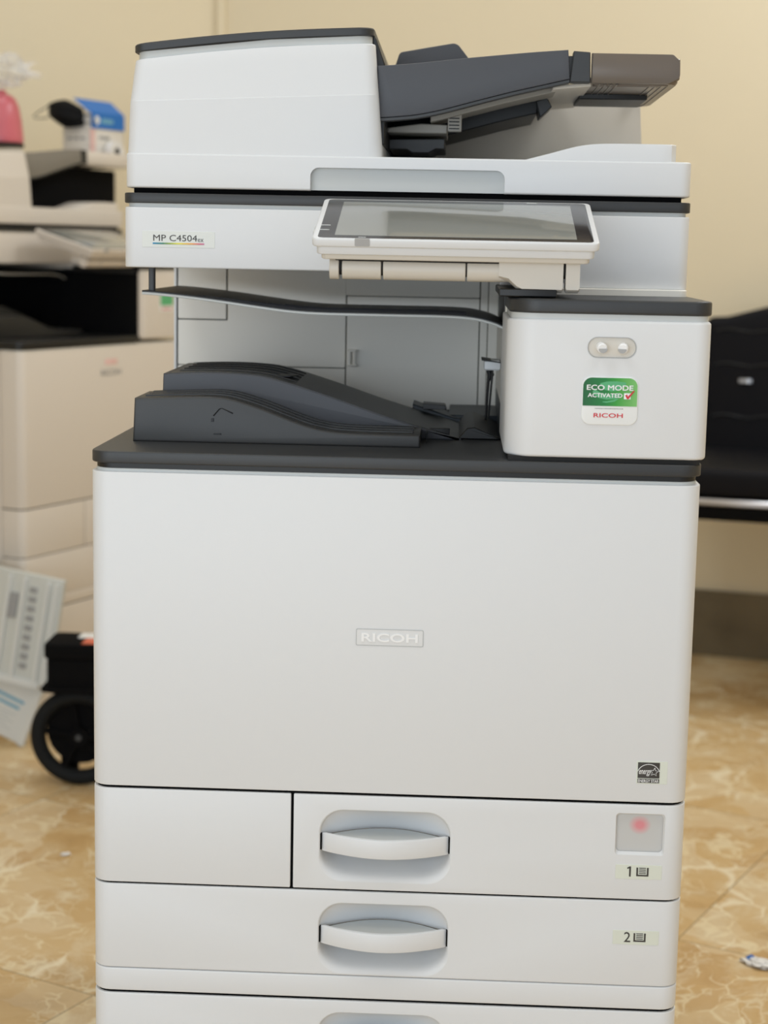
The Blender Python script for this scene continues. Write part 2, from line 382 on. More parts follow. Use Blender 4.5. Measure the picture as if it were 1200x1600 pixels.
# ------------------------------------------------------------ copier builder
HW = .2935
def build_drawer(root, C, zlo, zhi, x0, rl, hz0, hz1, num=None, gauge=False, hc=-.0012, labz=None):
    bm = NB(); prism(bm, plan(x0, HW, 0, .055, rl, .018), zlo, zhi, 'z', .0011, 3)
    dr = obj('paper_drawer', bm, C['w'], root)
    hx0, hx1 = hc-.066, hc+.066
    rr = .024
    out = lambda d: rpoly([(hx0+d, hz0+d), (hx1-d, hz0+d), (hx1-d, hz1-d), (hx0+d, hz1-d)], [rr, rr, rr, rr], 8)
    cut = NB(); loft(cut, [[(x, y, z) for x, z in out(.0004)] for y in (-.01, .07)]); cut = obj('cut', cut, C['w'])
    boolean(dr, cut)
    # bowl with a soft rolled lip
    bm = NB(); lps = []
    H = hz1-hz0
    def ring(d, y, st=0, sb=0):
        pts = rpoly([(hx0+d, hz0+d+sb), (hx1-d, hz0+d+sb), (hx1-d, hz1-d-st), (hx0+d, hz1-d-st)], [rr]*4, 8)
        return [(x, y, z) for x, z in pts]
    for d, y, st, sb in ((.0004, 0, 0, 0), (.0008, .0002, 0, .0006), (.0013, .0008, 0, .0020), (.0019, .0020, 0, .0036), (.0023, .0042, 0, .0052), (.0027, .0080, 0, .0072), (.0031, .0130, 0, .0094), (.0036, .0190, 0, .012), (.0042, .0260, 0, .0150), (.0056, .0330, 0, .0180), (.0080, .0385, 0, .020), (.0110, .0410, 0, .0215)):
        lps.append(ring(d, y, st, sb))
    rows = [[bm.verts.new(p) for p in lp] for lp in lps]
    n = len(rows[0])
    for a, b in zip(rows, rows[1:]):
        for i in range(n): bm.faces.new((a[i], a[(i+1) % n], b[(i+1) % n], b[i]))
    bm.faces.new(rows[-1])
    bmesh.ops.recalc_face_normals(bm, faces=bm.faces[:])
    obj('handle_recess', bm, C['w'], dr, smooth=60)
    # bow shaped grip
    zt = hz0 + H*.655; zb = hz0 + H*.40
    def arc(x0_, x1_, y0_, bul, nn=24):
        return [(x0_+(x1_-x0_)*i/nn, y0_ + bul*math.sin(PI*i/nn)**.9) for i in range(nn+1)]
    gx0, gx1 = hc-.0626, hc+.0626
    front = arc(gx0, gx1, .004, -.021); inner = arc(gx0+.004, gx1-.004, .006, -.0175)
    bm = NB(); prism(bm, front+inner[::-1], zb, zt, 'z', .0012, 2)
    g = obj('grip', bm, C['w'], dr)
    # floor of the grip: a lens shaped scoop plate reaching back into the recess
    back = arc(gx0+.0015, gx1-.0015, .006, .0265)
    bm = NB(); prism(bm, inner+back[::-1], zt-.009, zt-.0035, 'z', .0008, 1); obj('grip_scoop', bm, C['lg'], dr)
    back2 = arc(gx0-.0005, gx1+.0005, .0065, .0276)
    bm = NB(); prism(bm, arc(gx0-.0005, gx1+.0005, .0064, -.0)+back2[::-1], zt-.008, zt-.0042, 'z', .0003, 1); obj('slot_edge', bm, M['void'], dr)
    # hood: the upper wall of the recess sweeping down to the back edge of the scoop
    zc_ = zt-.004
    full = ring(.0006, .0003); NP = 48
    cx_ = hc
    up_ = sorted([p for p in full if p[2] >= zc_], key=lambda p: math.atan2(p[2]-zc_, p[0]-cx_), reverse=True)
    up_ = [(hx0+.0006, .0003, zc_)] + up_ + [(hx1-.0006, .0003, zc_)]
    def resample(pts, n):
        d_ = [0]
        for a_, b_ in zip(pts, pts[1:]): d_.append(d_[-1]+(Vector(b_)-Vector(a_)).length)
        out_ = []
        for k in range(n+1):
            q = d_[-1]*k/n; i_ = 0
            while i_ < len(d_)-2 and d_[i_+1] < q: i_ += 1
            t_ = (q-d_[i_])/max(1e-9, d_[i_+1]-d_[i_]); out_.append(Vector(pts[i_]).lerp(Vector(pts[i_+1]), min(1, max(0, t_))))
        return out_
    A_ = resample(up_, NP); B_ = resample([(x, y+.0002, zc_) for x, y in arc(gx0-.0012, gx1+.0012, .0062, .0282)], NP)
    rows_ = []
    for t_ in (0, .04, .10, .2, .35, .5, .65, .8, .92, 1):
        e_ = t_**1.25; dz_ = t_**.85
        rows_.append([(a_.x+(b_.x-a_.x)*e_, a_.y+(b_.y-a_.y)*dz_, a_.z+(b_.z-a_.z)*e_) for a_, b_ in zip(A_, B_)])
    bm = NB(); loft(bm, rows_, cap=False, closed=False); obj('recess_hood', bm, C['w'], dr, smooth=60)
    for s, xx in ((-1, gx0-.0013), (1, gx1+.0003)):
        bm = NB(); box(bm, xx-.0002, xx+.0012, .0016, .010, zb+.002, zt-.0005, .0001); obj('slot_gap', bm, M['void'], dr)
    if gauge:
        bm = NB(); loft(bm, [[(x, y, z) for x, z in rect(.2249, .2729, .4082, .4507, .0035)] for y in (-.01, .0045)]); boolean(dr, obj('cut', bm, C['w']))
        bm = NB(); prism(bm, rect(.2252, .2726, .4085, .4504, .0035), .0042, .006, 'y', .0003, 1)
        gz = obj('paper_gauge_window', bm, M['gauge'], dr, 'frosted window with a painted pink glow')
        bm = NB(); o_ = rect(.2249, .2729, .4082, .4507, .0035); i_ = rect(.2262, .2715, .4108, .4488, .004)
        loft(bm, [[(x, .0005, z) for x, z in o_], [(x, .0036, z) for x, z in i_]], cap=False); obj('window_bevel', bm, M['plate'], dr)
    if num:
        lz = labz
        one('number_label', M['label'], dr, prism, rect(.2263, .2717, lz-.0073, lz+.0073, .0006, 2), -.0004, .0004, 'y', .0001, 1)
        if num == '1':
            bm = NB(); prism(bm, [(.2398, lz-.0048), (.2415, lz-.0048), (.2415, lz+.0056), (.2402, lz+.0056), (.2376, lz+.0042), (.2381, lz+.0030), (.2398, lz+.0038)], -.0007, -.0004, 'y', .00005, 1); obj('numeral', bm, M['ink'], dr)
        else:
            text('numeral', num, .2375, .2438, lz-.0048, lz+.0056, -.0004, M['ink'], dr, .004)
        bm = NB(); xl, xr = .2468, .2588
        box(bm, xl, xl+.0017, -.0007, -.0004, lz-.0042, lz+.0047, .0001); box(bm, xr-.0017, xr, -.0007, -.0004, lz-.0042, lz+.0047, .0001)
        box(bm, xl+.0016, xr-.0016, -.0007, -.0004, lz-.0042, lz-.0026, .0001)
        for k in range(4): box(bm, xl+.0026, xr-.0026, -.0007, -.0004, lz-.0016+k*.0018, lz-.0008+k*.0018, .00005)
        obj('paper_symbol', bm, M['ink'], dr)
    return dr

def profile_fn(pts):
    """smooth interpolation through (x, z) points"""
    def f(x):
        if x <= pts[0][0]: return pts[0][1]
        for (a, za), (b, zb) in zip(pts, pts[1:]):
            if x <= b:
                i = pts.index((a, za))
                def sl(j):
                    if j <= 0 or j >= len(pts)-1: return 0 if j <= 0 else (pts[-1][1]-pts[-2][1])/(pts[-1][0]-pts[-2][0])
                    return (pts[j+1][1]-pts[j-1][1])/(pts[j+1][0]-pts[j-1][0])
                h = b-a; t = (x-a)/h; m0, m1 = sl(i)*h, sl(i+1)*h
                return (2*t**3-3*t*t+1)*za+(t**3-2*t*t+t)*m0+(-2*t**3+3*t*t)*zb+(t**3-t*t)*m1
        return pts[-1][1]
    return f

def build_copier(label, loc, rz, C, main=True, dz=0.0):
    R_ = empty('copier', label, 'copier', loc, rz)
    w = C['w']
    rim_right = HW if main else .1035
    # ---- cabinet
    bm = NB()
    box(bm, -HW+.0005, HW-.0005, .056, .68, .03, .7785, .004)
    box(bm, -HW+.0005, HW-.0005, .506, .68, .7785, .9672+dz, .004)
    obj('cabinet', bm, w, R_)
    bm = NB(); 
    for zz in (.4609, .3616, .2724, .2469, .1353): prism(bm, plan(-HW+.003, HW-.003, .003, .057, .016), zz-.0024, zz+.0024, 'z', .0002, 1)
    box(bm, -.0957, -.0910, .004, .057, .3616, .4609, .0003); obj('gap_shade_strips', bm, M['void'], R_)  # black strips drawn in for the shade between door and drawers
    if main:
        bm = NB(); prism(bm, plan(.1065, HW, .17, .507, .002, .01), .7945, .956+dz, 'z', .001, 1); obj('side_column', bm, C['in'], R_)
    else:
        bm = NB(); prism(bm, plan(.1065, HW, .17, .507, .002, .01), .7945, .956+dz, 'z', .001, 1); obj('side_column', bm, C['b'], R_)
        bm = NB(); box(bm, .1025, .1048, .004, .215, .787, .9672+dz, .0005); obj('cavity_liner', bm, C['b'], R_)
    # front door
    zl = .4622
    bm = NB(); prism(bm, plan(-HW, HW, 0, .055), zl, .7752, 'z', .0011, 3); fd = obj('front_door', bm, w, R_)
    bm = NB(); prism(bm, plan(-HW+.0035, HW-.0035, .0035, .055), .774, .7785, 'z', .0005, 1); obj('door_top_ledge', bm, C['lg'], fd)
    if main:
        one('badge', M['plate'], fd, prism, rect(-.0330, .0318, .6115, .6275, .0012, 3), -.0003, .001, 'y', .0004, 1, label='small raised grey name badge')
        bm = NB(); o_ = rect(-.0334, .0322, .6111, .6279, .0014, 3); i_ = rect(-.0327, .0315, .6118, .6272, .0012, 3)
        loft(bm, [[(x, -.0004, z) for x, z in o_], [(x, -.0004, z) for x, z in i_]], cap=False); obj('badge_outline', bm, M['outline'], fd)
        text('badge_lettering', 'RICOH', -.0280, .0268, .6152, .6238, -.0004, M['embosswhite'], fd, .022, .0006)
        # energy certification label
        one('certification_label', M['label'], fd, prism, rect(.2428, .2728, .4812, .5040, .0006, 2), -.0003, .0003, 'y', .0001, 1, label='pale sticker with a black emblem')
        bm = NB(); box(bm, .2440, .2652, -.0006, -.0003, .4870, .5028, .0001); box(bm, .2440, .2652, -.0006, -.0003, .4822, .4863, .0001); obj('emblem', bm, M['ink'], fd)
        bm = NB(); cx, cz = .2546, .4898
        ap = [(cx+.0113*math.cos(rad(a)), -.0008, cz+.0113*math.sin(rad(a))) for a in range(22, 159, 8)]
        tube(bm, ap, .00032, 5); 
        sp = []
        for k in range(11):
            rr_ = .0043 if k % 2 == 0 else .0019; a = rad(90+36*k-6); sp.append((.2600+rr_*math.cos(a), -.0008, .4934+rr_*math.sin(a)))
        tube(bm, sp, .00028, 5); obj('emblem_lines', bm, M['embosswhite'], fd)
        text('emblem_script', 'energy', .2452, .2572, .4892, .4952, -.0006, M['embosswhite'], fd, .005, .0002, shear=.35)
        text('emblem_lettering', 'ENERGY STAR', .2446, .2646, .4828, .4857, -.0006, M['embosswhite'], fd, .01, .0002)
    else:
        text('badge_lettering', 'RICOH', -.035, .035, .715, .728, -.0002, M['inkgrey'], fd, .02, .0004)
        bm = NB(); box(bm, -.022, .022, -.0006, -.0001, .738, .750, .0002, r=.003); obj('red_mark', bm, M['cardpink'], fd)
    # row with the left cover and the first drawer
    bm = NB(); prism(bm, plan(-HW, -.0947, 0, .055, .018, .0012), .3626, .4594, 'z', .0011, 3); obj('toner_cover', bm, w, R_)
    build_drawer(R_, C, .3626, .4594, -.0920, .0012, .3705, .4455, '1', True, labz=.3911)
    build_drawer(R_, C, .2728, .3606, -HW, .018, .2742, .3492, '2', labz=.3233)
    bm = NB(); prism(bm, plan(-HW, HW, .0, .055), .2482, .2720, 'z', .0016, 3); obj('base_trim', bm, w, R_)
    build_drawer(R_, C, .1365, .2455, -HW, .018, .1585, .2340)
    build_drawer(R_, C, .030, .1340, -HW, .018, .050, .1255)
    for sx in (-1, 1):
        for yy in (.06, .60):
            bm = NB(); cyl(bm, (sx*.25-.012, yy, .018), (sx*.25+.012, yy, .018), .018)
            box(bm, sx*.25-.015, sx*.25+.015, yy-.012, yy+.012, .022, .032); obj('castor', bm, M['black'], R_)
    # ---- dark top deck
    bm = NB(); prism(bm, plan(-HW-.0003, rim_right+.0003, -.001, .508, .02, .02 if main else .002), .7835, .795, 'z', .0014, 3); obj('top_deck', bm, C['d'], R_)
    bm = NB(); prism(bm, plan(-HW+.004, rim_right-.004, .003, .508, .018, .018 if main else .002), .7785, .7840, 'z', .0003, 1); obj('deck_groove', bm, M['black'], R_)
    # ---- output tray
    f1 = profile_fn([(-.27, .8385), (-.235, .8400), (-.1788, .8412), (-.1431, .8325), (-.1000, .8170), (-.0783, .8110), (-.0524, .8082), (0, .8076), (.0222, .8076)])
    N1 = 40; xs = [-.2663 + (.0222+.2663)*i/N1 for i in range(N1+1)]
    top = [(x, f1(x)) for x in xs]
    poly = rpoly([(.0224, .7948), (-.2683, .7948), (-.2663, .8385)], 0) + top[1:]
    bm = NB(); prism(bm, poly[::-1], .09, .18, 'y', .0022, 3); ot = obj('output_tray', bm, M['tray'] if main else C['d'], R_)
    bm = NB()
    for yy in (.112, .134, .156):
        prism(bm, [(x, f1(x)+.0016) for x in xs[1:-1]]+[(x, f1(x)-.001) for x in xs[1:-1]][::-1], yy, yy+.010, 'y', .0008, 2)
    obj('tray_ribs', bm, C['d'], ot)
    f2 = profile_fn([(-.252, .8578), (-.2271, .8590), (-.2000, .8598), (-.1650, .8590), (-.1392, .8560), (-.0851, .8408), (-.0175, .8188), (.0638, .7958)])
    xs2 = [-.2508 + (.064+.2508)*i/48 for i in range(49)]
    poly = [(.064, .7948), (-.2530, .7948)] + [(x, f2(x)) for x in xs2]
    bm = NB(); prism(bm, poly[::-1], .17, .345, 'y', .002, 3); st = obj('tray_slope', bm, C['s'] if main else C['d'], ot)
    bm = NB(); poly = [(x, f2(x)+.0006) for x in xs2[1:]]+[(x, f2(x)-.002) for x in xs2[1:]][::-1]
    prism(bm, poly, .1715, .345, 'y', .0004, 1); 
    for yy in (.20, .23, .26, .29, .32):
        tube(bm, [(x, yy, f2(x)+.0006) for x in xs2[2:22]], .0012, 6)
    obj('slope_surface', bm, C['d'], ot)
    bm = NB()
    bp_ = [(x, .20) for x in (-.150, -.115)]
    prism(bm, rpoly([(-.160, .205), (-.118, .205), (-.112, .235), (-.152, .235)], .004), .8545, .8560, 'z', .0003, 1)
    obj('slope_recess', bm, M['black'], ot)
    bm = NB(); prism(bm, [(.008, .8165), (.055, .802), (.115, .7950), (.115, .7945), (.008, .7945)], .345, .40, 'y', .001, 1); obj('tray_wedge', bm, C['n'], ot)
    if main:
        bm = NB()
        prism(bm, rpoly([(.060, .7955), (.070, .8070), (.078, .8082), (.106, .7968), (.106, .7955)], .001, 2), .178, .36, 'y', .001, 1)
        box(bm, .030, .052, .18, .185, .7955, .806, .0005)
        box(bm, .028, .0285, .13, .17, .7955, .806, .0002)
        obj('end_stop', bm, M['black'], ot)
        bm = NB(); prism(bm, [(.020, .8185), (.045, .8170), (.047, .8120), (.020, .8120)], .33, .36, 'y', .0005, 1)
        obj('slope_flap', bm, C['d'], ot)
        bm = NB(); T_ = [(-.186, .8225), (-.180, .8295), (-.1775, .8305), (-.1665, .8255)]
        tube(bm, [(x, .0898, z) for x, z in T_], [.0006, .0006, .0005, .0007], 5)
        box(bm, -.1885, -.1855, .0895, .0905, .8165, .8200, .0002, r=.001); box(bm, -.186, -.178, .0895, .0905, .8035, .8050, .0002)
        obj('scuff_mark', bm, M['black'], ot)
    # ---- rear panel of the cavity
    bm = NB(); box(bm, -HW+.003, .107, .503, .507, .7945, .967+dz, .0003); obj('panel_backing', bm, M['groove'] if main else C['in'], R_)
    zt = .9668+dz
    def plate(name, poly, y0=.4985):
        bm = NB(); prism(bm, rpoly(poly, .0012, 2), y0, .5035, 'y', .0006, 1); return obj(name, bm, C['in'], R_)
    box_ = lambda a, b, c, d: [(a, c), (b, c), (b, d), (a, d)]
    bm = NB(); box(bm, -HW+.0002, -.2900, .496, .508, .7945, zt, .0008); obj('cavity_edge', bm, w if main else C['in'], R_)
    plate('corner_panel', box_(-.2885, -.2288, .9022, zt))
    plate('rear_panel', [(-.2885, .8455), (-.0808, .8455), (-.0808, zt), (-.2268, zt), (-.2268, .9005), (-.2885, .9005)])
    plate('lower_panel', box_(-.2885, -.0808, .7945, .8442))
    plate('rear_door', box_(-.0792, .0832, .7965, .9335))
    plate('upper_panel', box_(-.0808, .0832, .9345, zt))
    plate('frame_strip', box_(.0846, .0935, .7965, zt)); plate('frame_strip', box_(.0945, .1062, .7965, zt))
    bm = NB(); box(bm, -.0775, -.0735, .488, .4985, .8495, .8675, .0006); box(bm, -.0775, -.066, .486, .4985, .8485, .8510, .0006); box(bm, -.0775, -.066, .486, .4985, .866, .8685, .0006)
    cyl(bm, (-.0690, .489, .850), (-.0690, .489, .867), .0018, 12); obj('door_hinge', bm, C['in'], R_)
    bm = NB(); box(bm, .050, .1063, .36, .4975, .7946, .8035, .0005); obj('cavity_sill', bm, C['n'], R_)
    if main:
        bm = NB(); box(bm, .088, .1062, .30, .34, .860, .871, .0015); se = obj('exit_sensor', bm, w, R_)
        bm = NB(); prism(bm, rpoly([(.085, .8725), (.1062, .8695), (.1062, .8685), (.085, .8712)], .0003, 1), .296, .344, 'y', .0003, 1)
        tube(bm, [(.094, .318, .860), (.096, .318, .854), (.0935, .318, .846), (.0915, .318, .800)], [.0035, .004, .0016, .0012], 8)
        tube(bm, [(.098, .312, .862), (.097, .312, .845), (.0945, .312, .806)], .0012, 8)
        obj('sensor_lever', bm, M['black'], R_)
        bm = NB(); box(bm, .1058, .1068, .175, .48, .7952, .826, .0003); obj('column_foot', bm, C['n'], R_)
        bm = NB(); box(bm, .1055, .1068, .19, .46, .9150, .9525, .0003); obj('exit_slot', bm, C['d'], R_)
    # ---- upper paper shelf
    fs = profile_fn([(-.2785, .9425), (-.2550, .9412), (-.2251, .9385), (-.1900, .9345), (-.1569, .9303), (-.1200, .9262), (-.0887, .9247), (-.0209, .9245), (.0468, .9243), (.0750, .9225), (.095, .9180), (.108, .9125)])
    sx_ = [-.2785 + (.1065+.2785)*i/48 for i in range(49)]
    bm = NB(); prism(bm, [(x, fs(x)+.0012) for x in sx_]+[(x, fs(x)-.0022) for x in sx_][::-1], .199, .44, 'y', .0008, 1); sh = obj('paper_shelf', bm, C['d'], R_)
    bm = NB(); prism(bm, [(x, fs(x)-.0006) for x in sx_]+[(x, fs(x)-.0034) for x in sx_][::-1], .1975, .202, 'y', .0008, 1)
    prism(bm, [(x, fs(x)+.0004) for x in sx_[:2]]+[(x, fs(x)-.003) for x in sx_[:2]][::-1], .2, .44, 'y', .0004, 1)
    obj('shelf_edge', bm, C['lg'], sh)
    bm = NB()
    for k, yy in enumerate((.207, .216, .226, .238, .255, .28)):
        xa = 8+k*2; tube(bm, [(x, yy, fs(x)+.0012) for x in sx_[xa:44]], .0009, 6)
    obj('shelf_ribs', bm, C['s'], sh)
    bm = NB(); box(bm, -.2725, -.2665, .205, .215, .940, .969+dz, .0008); obj('shelf_bracket', bm, C['d'], sh)
    # ---- right control box
    bx0, bx1 = .1045, .2965
    bm = NB(); prism(bm, plan(bx0, bx1, 0, .20, .028, .015, .004, 10), .7995 if main else .787, .9300, 'z', .003, 4); cb = obj('control_box', bm, w, R_)
    bm = NB(); prism(bm, plan(bx0+.0035, bx1-.0025, .0035, .20, .026, .014, .004, 10), .929, .936, 'z', .0004, 1)
    obj('box_collar', bm, C['lg'], cb)
    bm = NB(); prism(bm, plan(bx0+.0015, bx1+.0005, .0005, .24, .030, .018, .004, 10), .9353, .9490, 'z', .0022, 3); obj('box_cap', bm, C['d'], cb)
    if main:
        bm = NB(); box(bm, bx0+.004, bx1-.006, .004, .19, .7945, .800, .0005); obj('box_gap_shade', bm, M['gap'], cb)  # dark block drawn in for the shaded gap under the box
        pk = rect(.1802, .2258, .8948, .9142, .0096, 8)
        bm = NB(); loft(bm, [[(x, y, z) for x, z in pk] for y in (-.01, .0022)]); boolean(cb, obj('cut', bm, w))
        one('knob_plate', M['panelbeige'], cb, prism, inset(pk, .0004), .0014, .004, 'y', .0003, 1)
        bm = NB(); loft(bm, [[(x, -.0002, z) for x, z in inset(pk, -.0004)], [(x, -.0002, z) for x, z in inset(pk, .0003)]], cap=False); obj('knob_outline', bm, M['outline'], cb)
        for kx, s in ((.1935, 1), (.2125, -1)):
            kb = one('knob', M['embosswhite'], cb, cyl, (kx-s*.0012, .002, .9050), (kx, -.0075, .9040), .0048, 28, .0012)
            hz = [(kx+.0042*math.cos(rad(a)), .9040+.0042*math.sin(rad(a))) for a in range(180, 361, 12)]
            bm = NB(); prism(bm, [(x+s*.0006, z-.0002) for x, z in hz], -.0079, -.0074, 'y', .0001, 1); obj('knob_shade', bm, M['knobshade'], kb)  # shade on the knob's lower half, drawn as a grey plate
        # eco sticker
        a, b, c, d = .1762, .2292, .8316, .8772
        bm = NB(); prism(bm, rect(a, b, c, d, .0085, 8), -.0014, .0002, 'y', .0012, 4); es = obj('eco_sticker', bm, M['stickerwhite'], cb, 'square sticker with a green upper half and red lettering')
        zz = c+(d-c)*.395
        bm = NB(); prism(bm, rpoly([(a+.001, zz), (b-.001, zz), (b-.001, d-.001), (a+.001, d-.001)], [0.0001, .0001, .008, .008], 8), -.0018, -.0012, 'y', .0001, 1); obj('green_field', bm, M['green'], es)
        bm = NB()
        def swoosh(pts): loft(bm, [[(x, y, z) for x, z in pts] for y in (-.0020, -.0016)])
        X = lambda u: a+(b-a)*u; Z = lambda v: c+(d-c)*v
        swoosh(rpoly([(X(.30), Z(.86)), (X(.44), Z(.905)), (X(.62), Z(.91)), (X(.80), Z(.885)), (X(.66), Z(.72)), (X(.52), Z(.70)), (X(.40), Z(.73))], .001, 3))
        swoosh(rpoly([(X(.22), Z(.62)), (X(.30), Z(.56)), (X(.44), Z(.53)), (X(.60), Z(.55)), (X(.70), Z(.62)), (X(.66), Z(.68)), (X(.50), Z(.64)), (X(.34), Z(.66)), (X(.22), Z(.74)), (X(.18), Z(.68))], .002, 3))
        swoosh(rpoly([(X(.31), Z(.485)), (X(.44), Z(.462)), (X(.58), Z(.49)), (X(.72), Z(.60)), (X(.56), Z(.525)), (X(.44), Z(.492))], .0005, 2))
        obj('leaf_swirl', bm, M['leaf'], es)
        text('eco_lettering', 'ECO MODE', X(.085), X(.905), Z(.725), Z(.83), -.0022, M['embosswhite'], es, 0, .0003, fat=.00018)
        text('eco_lettering', 'ACTIVATED', X(.105), X(.715), Z(.575), Z(.66), -.0022, M['embosswhite'], es, 0, .0003, fat=.00013)
        bm = NB(); box(bm, X(.745), X(.865), -.0025, -.002, Z(.545), Z(.67), .0001); obj('tick_box', bm, M['embosswhite'], es)
        bm = NB(); prism(bm, [(X(.765), Z(.625)), (X(.80), Z(.645)), (X(.815), Z(.60)), (X(.91), Z(.725)), (X(.935), Z(.72)), (X(.825), Z(.55)), (X(.80), Z(.55))], -.0029, -.0024, 'y', .00005, 1); obj('tick_mark', bm, M['red'], es)
        text('maker_lettering', 'RICOH', X(.22), X(.74), Z(.155), Z(.245), -.0015, M['red'], es, .012, .0003)
        bm = NB()
        xx = X(.24); rr = random.Random(3)
        while xx < X(.73):
            ww = rr.uniform(.0006, .0016); box(bm, xx, xx+ww, -.0016, -.0014, Z(.333), Z(.350), .00005); xx += ww+.0004
        obj('fine_print', bm, M['inkgrey'], es)
    else:
        bm = NB(); prism(bm, rect(.18, .23, .845, .885, .006), -.001, .0002, 'y', .0004, 1); es = obj('eco_sticker', bm, M['stickerwhite'], cb)
        bm = NB(); prism(bm, rect(.181, .229, .8575, .8845, .004), -.0014, -.0008, 'y', .0001, 1); obj('green_field', bm, M['leaf'], es)
        text('maker_lettering', 'RICOH', .187, .222, .848, .854, -.0011, M['red'], es, .018, .0003)
    # ---- scanner
    y0 = .178
    Z_ = lambda z: z+dz
    bm = NB(); prism(bm, plan(-.2940, .1005, y0, .68, .012, .0005), Z_(.9680), Z_(1.0305), 'z', .0016, 3)
    prism(bm, plan(.1000, .2942, y0, .68, .0005, .012), Z_(.9558), Z_(1.0305), 'z', .0016, 3); su = obj('scanner', bm, w, R_)
    bm = NB(); prism(bm, plan(-.2905, .2905, y0+.0035, .67, .011), Z_(1.030), Z_(1.0352), 'z', .0004, 1); obj('scanner_collar', bm, C['lg'], su)
    bm = NB(); prism(bm, plan(-.2945, .2945, y0-.0008, .68, .013), Z_(1.0345), Z_(1.0450), 'z', .0012, 2); obj('scanner_rim', bm, C['d'], su)
    bm = NB(); box(bm, -.285, .285, y0+.012, .66, Z_(1.0445), Z_(1.0515), .0003); obj('lid_gasket', bm, M['void'], su)
    if main:
        one('model_label', M['label2'], su, prism, rect(-.2742, -.1979, .9893, 1.0060, .0006, 2), y0-.0004, y0+.0004, 'y', .0001, 1)
        text('model_lettering', 'MP C4504', -.2625, -.2165, .9957, 1.0022, y0-.0005, M['ink'], su, 0)
        text('model_lettering', 'ex', -.2158, -.2098, .9953, .9987, y0-.0005, M['ink'], su, -.008)
        one('colour_bar', M['bar'], su, box, -.2630, -.2090, y0-.0008, y0-.0003, .9924, .9940, .0001)
    # ---- lid / document feeder
    bm = NB(); prism(bm, plan(-.2925, .2935, y0, .66, .012), Z_(1.0503), Z_(1.0858), 'z', .0022, 4); ld = obj('scanner_lid', bm, w, R_)
    cutp = rpoly([(-.0990, 1.03), (.1019, 1.03), (.1019, 1.0738), (-.0990, 1.0738)], [0, 0, .009, .009], 7)
    bm = NB(); loft(bm, [[(x, y, Z_(z)) for x, z in cutp] for y in (.15, y0+.016)]); boolean(ld, obj('cut', bm, w))
    bm = NB(); ci = rpoly([(-.0994, 1.0508), (.1023, 1.0508), (.1023, 1.0742), (-.0994, 1.0742)], [.001, .001, .009, .009], 7)
    prism(bm, [(x, Z_(z)) for x, z in ci], y0+.0085, y0+.02, 'y', .0002, 1); obj('lift_handle', bm, C['lg'], ld)
    hp = [(.112, 1.0845), (.2775, 1.0845), (.2775, 1.1034), (.215, 1.1036), (.190, 1.1026), (.172, 1.0998), (.150, 1.0935), (.1225, 1.0855)]
    bm = NB()
    hx = [.112 + (.2775-.112)*i/30 for i in range(31)]
    fh = profile_fn([(.112, 1.0835), (.1225, 1.0858), (.150, 1.0932), (.172, 1.0993), (.190, 1.1024), (.215, 1.1035), (.2775, 1.1034)])
    loops = []
    nn = 24
    pr_ = plan(.112, .2775, y0+.001, .47, .001, .012, .002, 6)
    lo = [(x, y, Z_(1.0840)) for x, y in pr_]; hi1 = [(x, y, Z_(fh(x)-.0018)) for x, y in pr_]
    # build as strips along x so that the slope follows the curve
    lps = []
    for i, x in enumerate(hx):
        e = max(0, x-(.2775-.012)); fy = y0+.001 + (.012-math.sqrt(max(0, .012**2-e*e)))
        z = fh(x); bvl = .0018
        lps.append([(x, fy, Z_(1.0840)), (x, fy, Z_(max(1.0841, z-bvl))), (x, fy+bvl*.3, Z_(max(1.0841, z-bvl*.3))), (x, fy+bvl, Z_(z)), (x, .47, Z_(z)), (x, .47, Z_(1.0840))])
    loft(bm, lps); obj('lid_hump', bm, w, ld)
    # feeder block: tapering above the seam, with a curved top
    ztop = lambda x: 1.1806 + (x+.2847)/.2496*.0205 + .0035*math.sin(PI*max(0, min(1, (x+.2847)/.2496)))
    def lerp(a, b, t): return a+(b-a)*t
    def blockloop(t, x0, x1, ya, zf, d=0):
        base = rpoly([(x0+d, ya+d), (x1-d, ya+d), (x1-d, .64-d), (x0+d, .64-d)], [.012, .014, .004, .004], 6)
        # extra points along the long edges so the top can curve
        out = []
        for i in range(len(base)):
            a_ = base[i]; b_ = base[(i+1) % len(base)]; out.append(a_)
            if abs(a_[0]-b_[0]) > .1:
                for k in range(1, 12): out.append((lerp(a_[0], b_[0], k/12), lerp(a_[1], b_[1], k/12)))
        return [(x, y, Z_(zf(x))) for x, y in out]
    X0, X1 = (-.2911, -.0255), (-.2847, -.0351)
    bm = NB(); lps = []
    seam = lambda x: 1.1378 + (x+.2888)/.258*.0108
    lps.append(blockloop(0, X0[0], X0[1], y0+.001, lambda x: 1.0850))
    lps.append(blockloop(0, -.2888, -.0305, y0+.002, seam))
    lps.append(blockloop(0, -.2887, -.0306, y0+.0024, lambda x: seam(x)+.0006))
    for t in (.25, .5, .75): lps.append(blockloop(0, lerp(-.2887, -.2848, t), lerp(-.0306, -.0350, t), y0+lerp(.0024, .011, t), lambda x, t=t: lerp(seam(x), ztop(x)-.0016, t)))
    lps.append(blockloop(0, -.2847, -.0351, y0+.0112, lambda x: ztop(x)-.0014))
    lps.append(blockloop(0, -.2843, -.0355, y0+.0117, lambda x: ztop(x)-.0004))
    lps.append(blockloop(0, -.2832, -.0366, y0+.013, lambda x: ztop(x)))
    loft(bm, lps); fbk = obj('feeder_block', bm, w, R_, smooth=20)
    bm = NB(); loft(bm, [blockloop(0, -.2815, -.0385, y0+.014, lambda x: ztop(x)-.002), blockloop(0, -.2815, -.0385, y0+.014, lambda x: ztop(x)+.0085)]); obj('feeder_collar', bm, C['lg'], fbk)
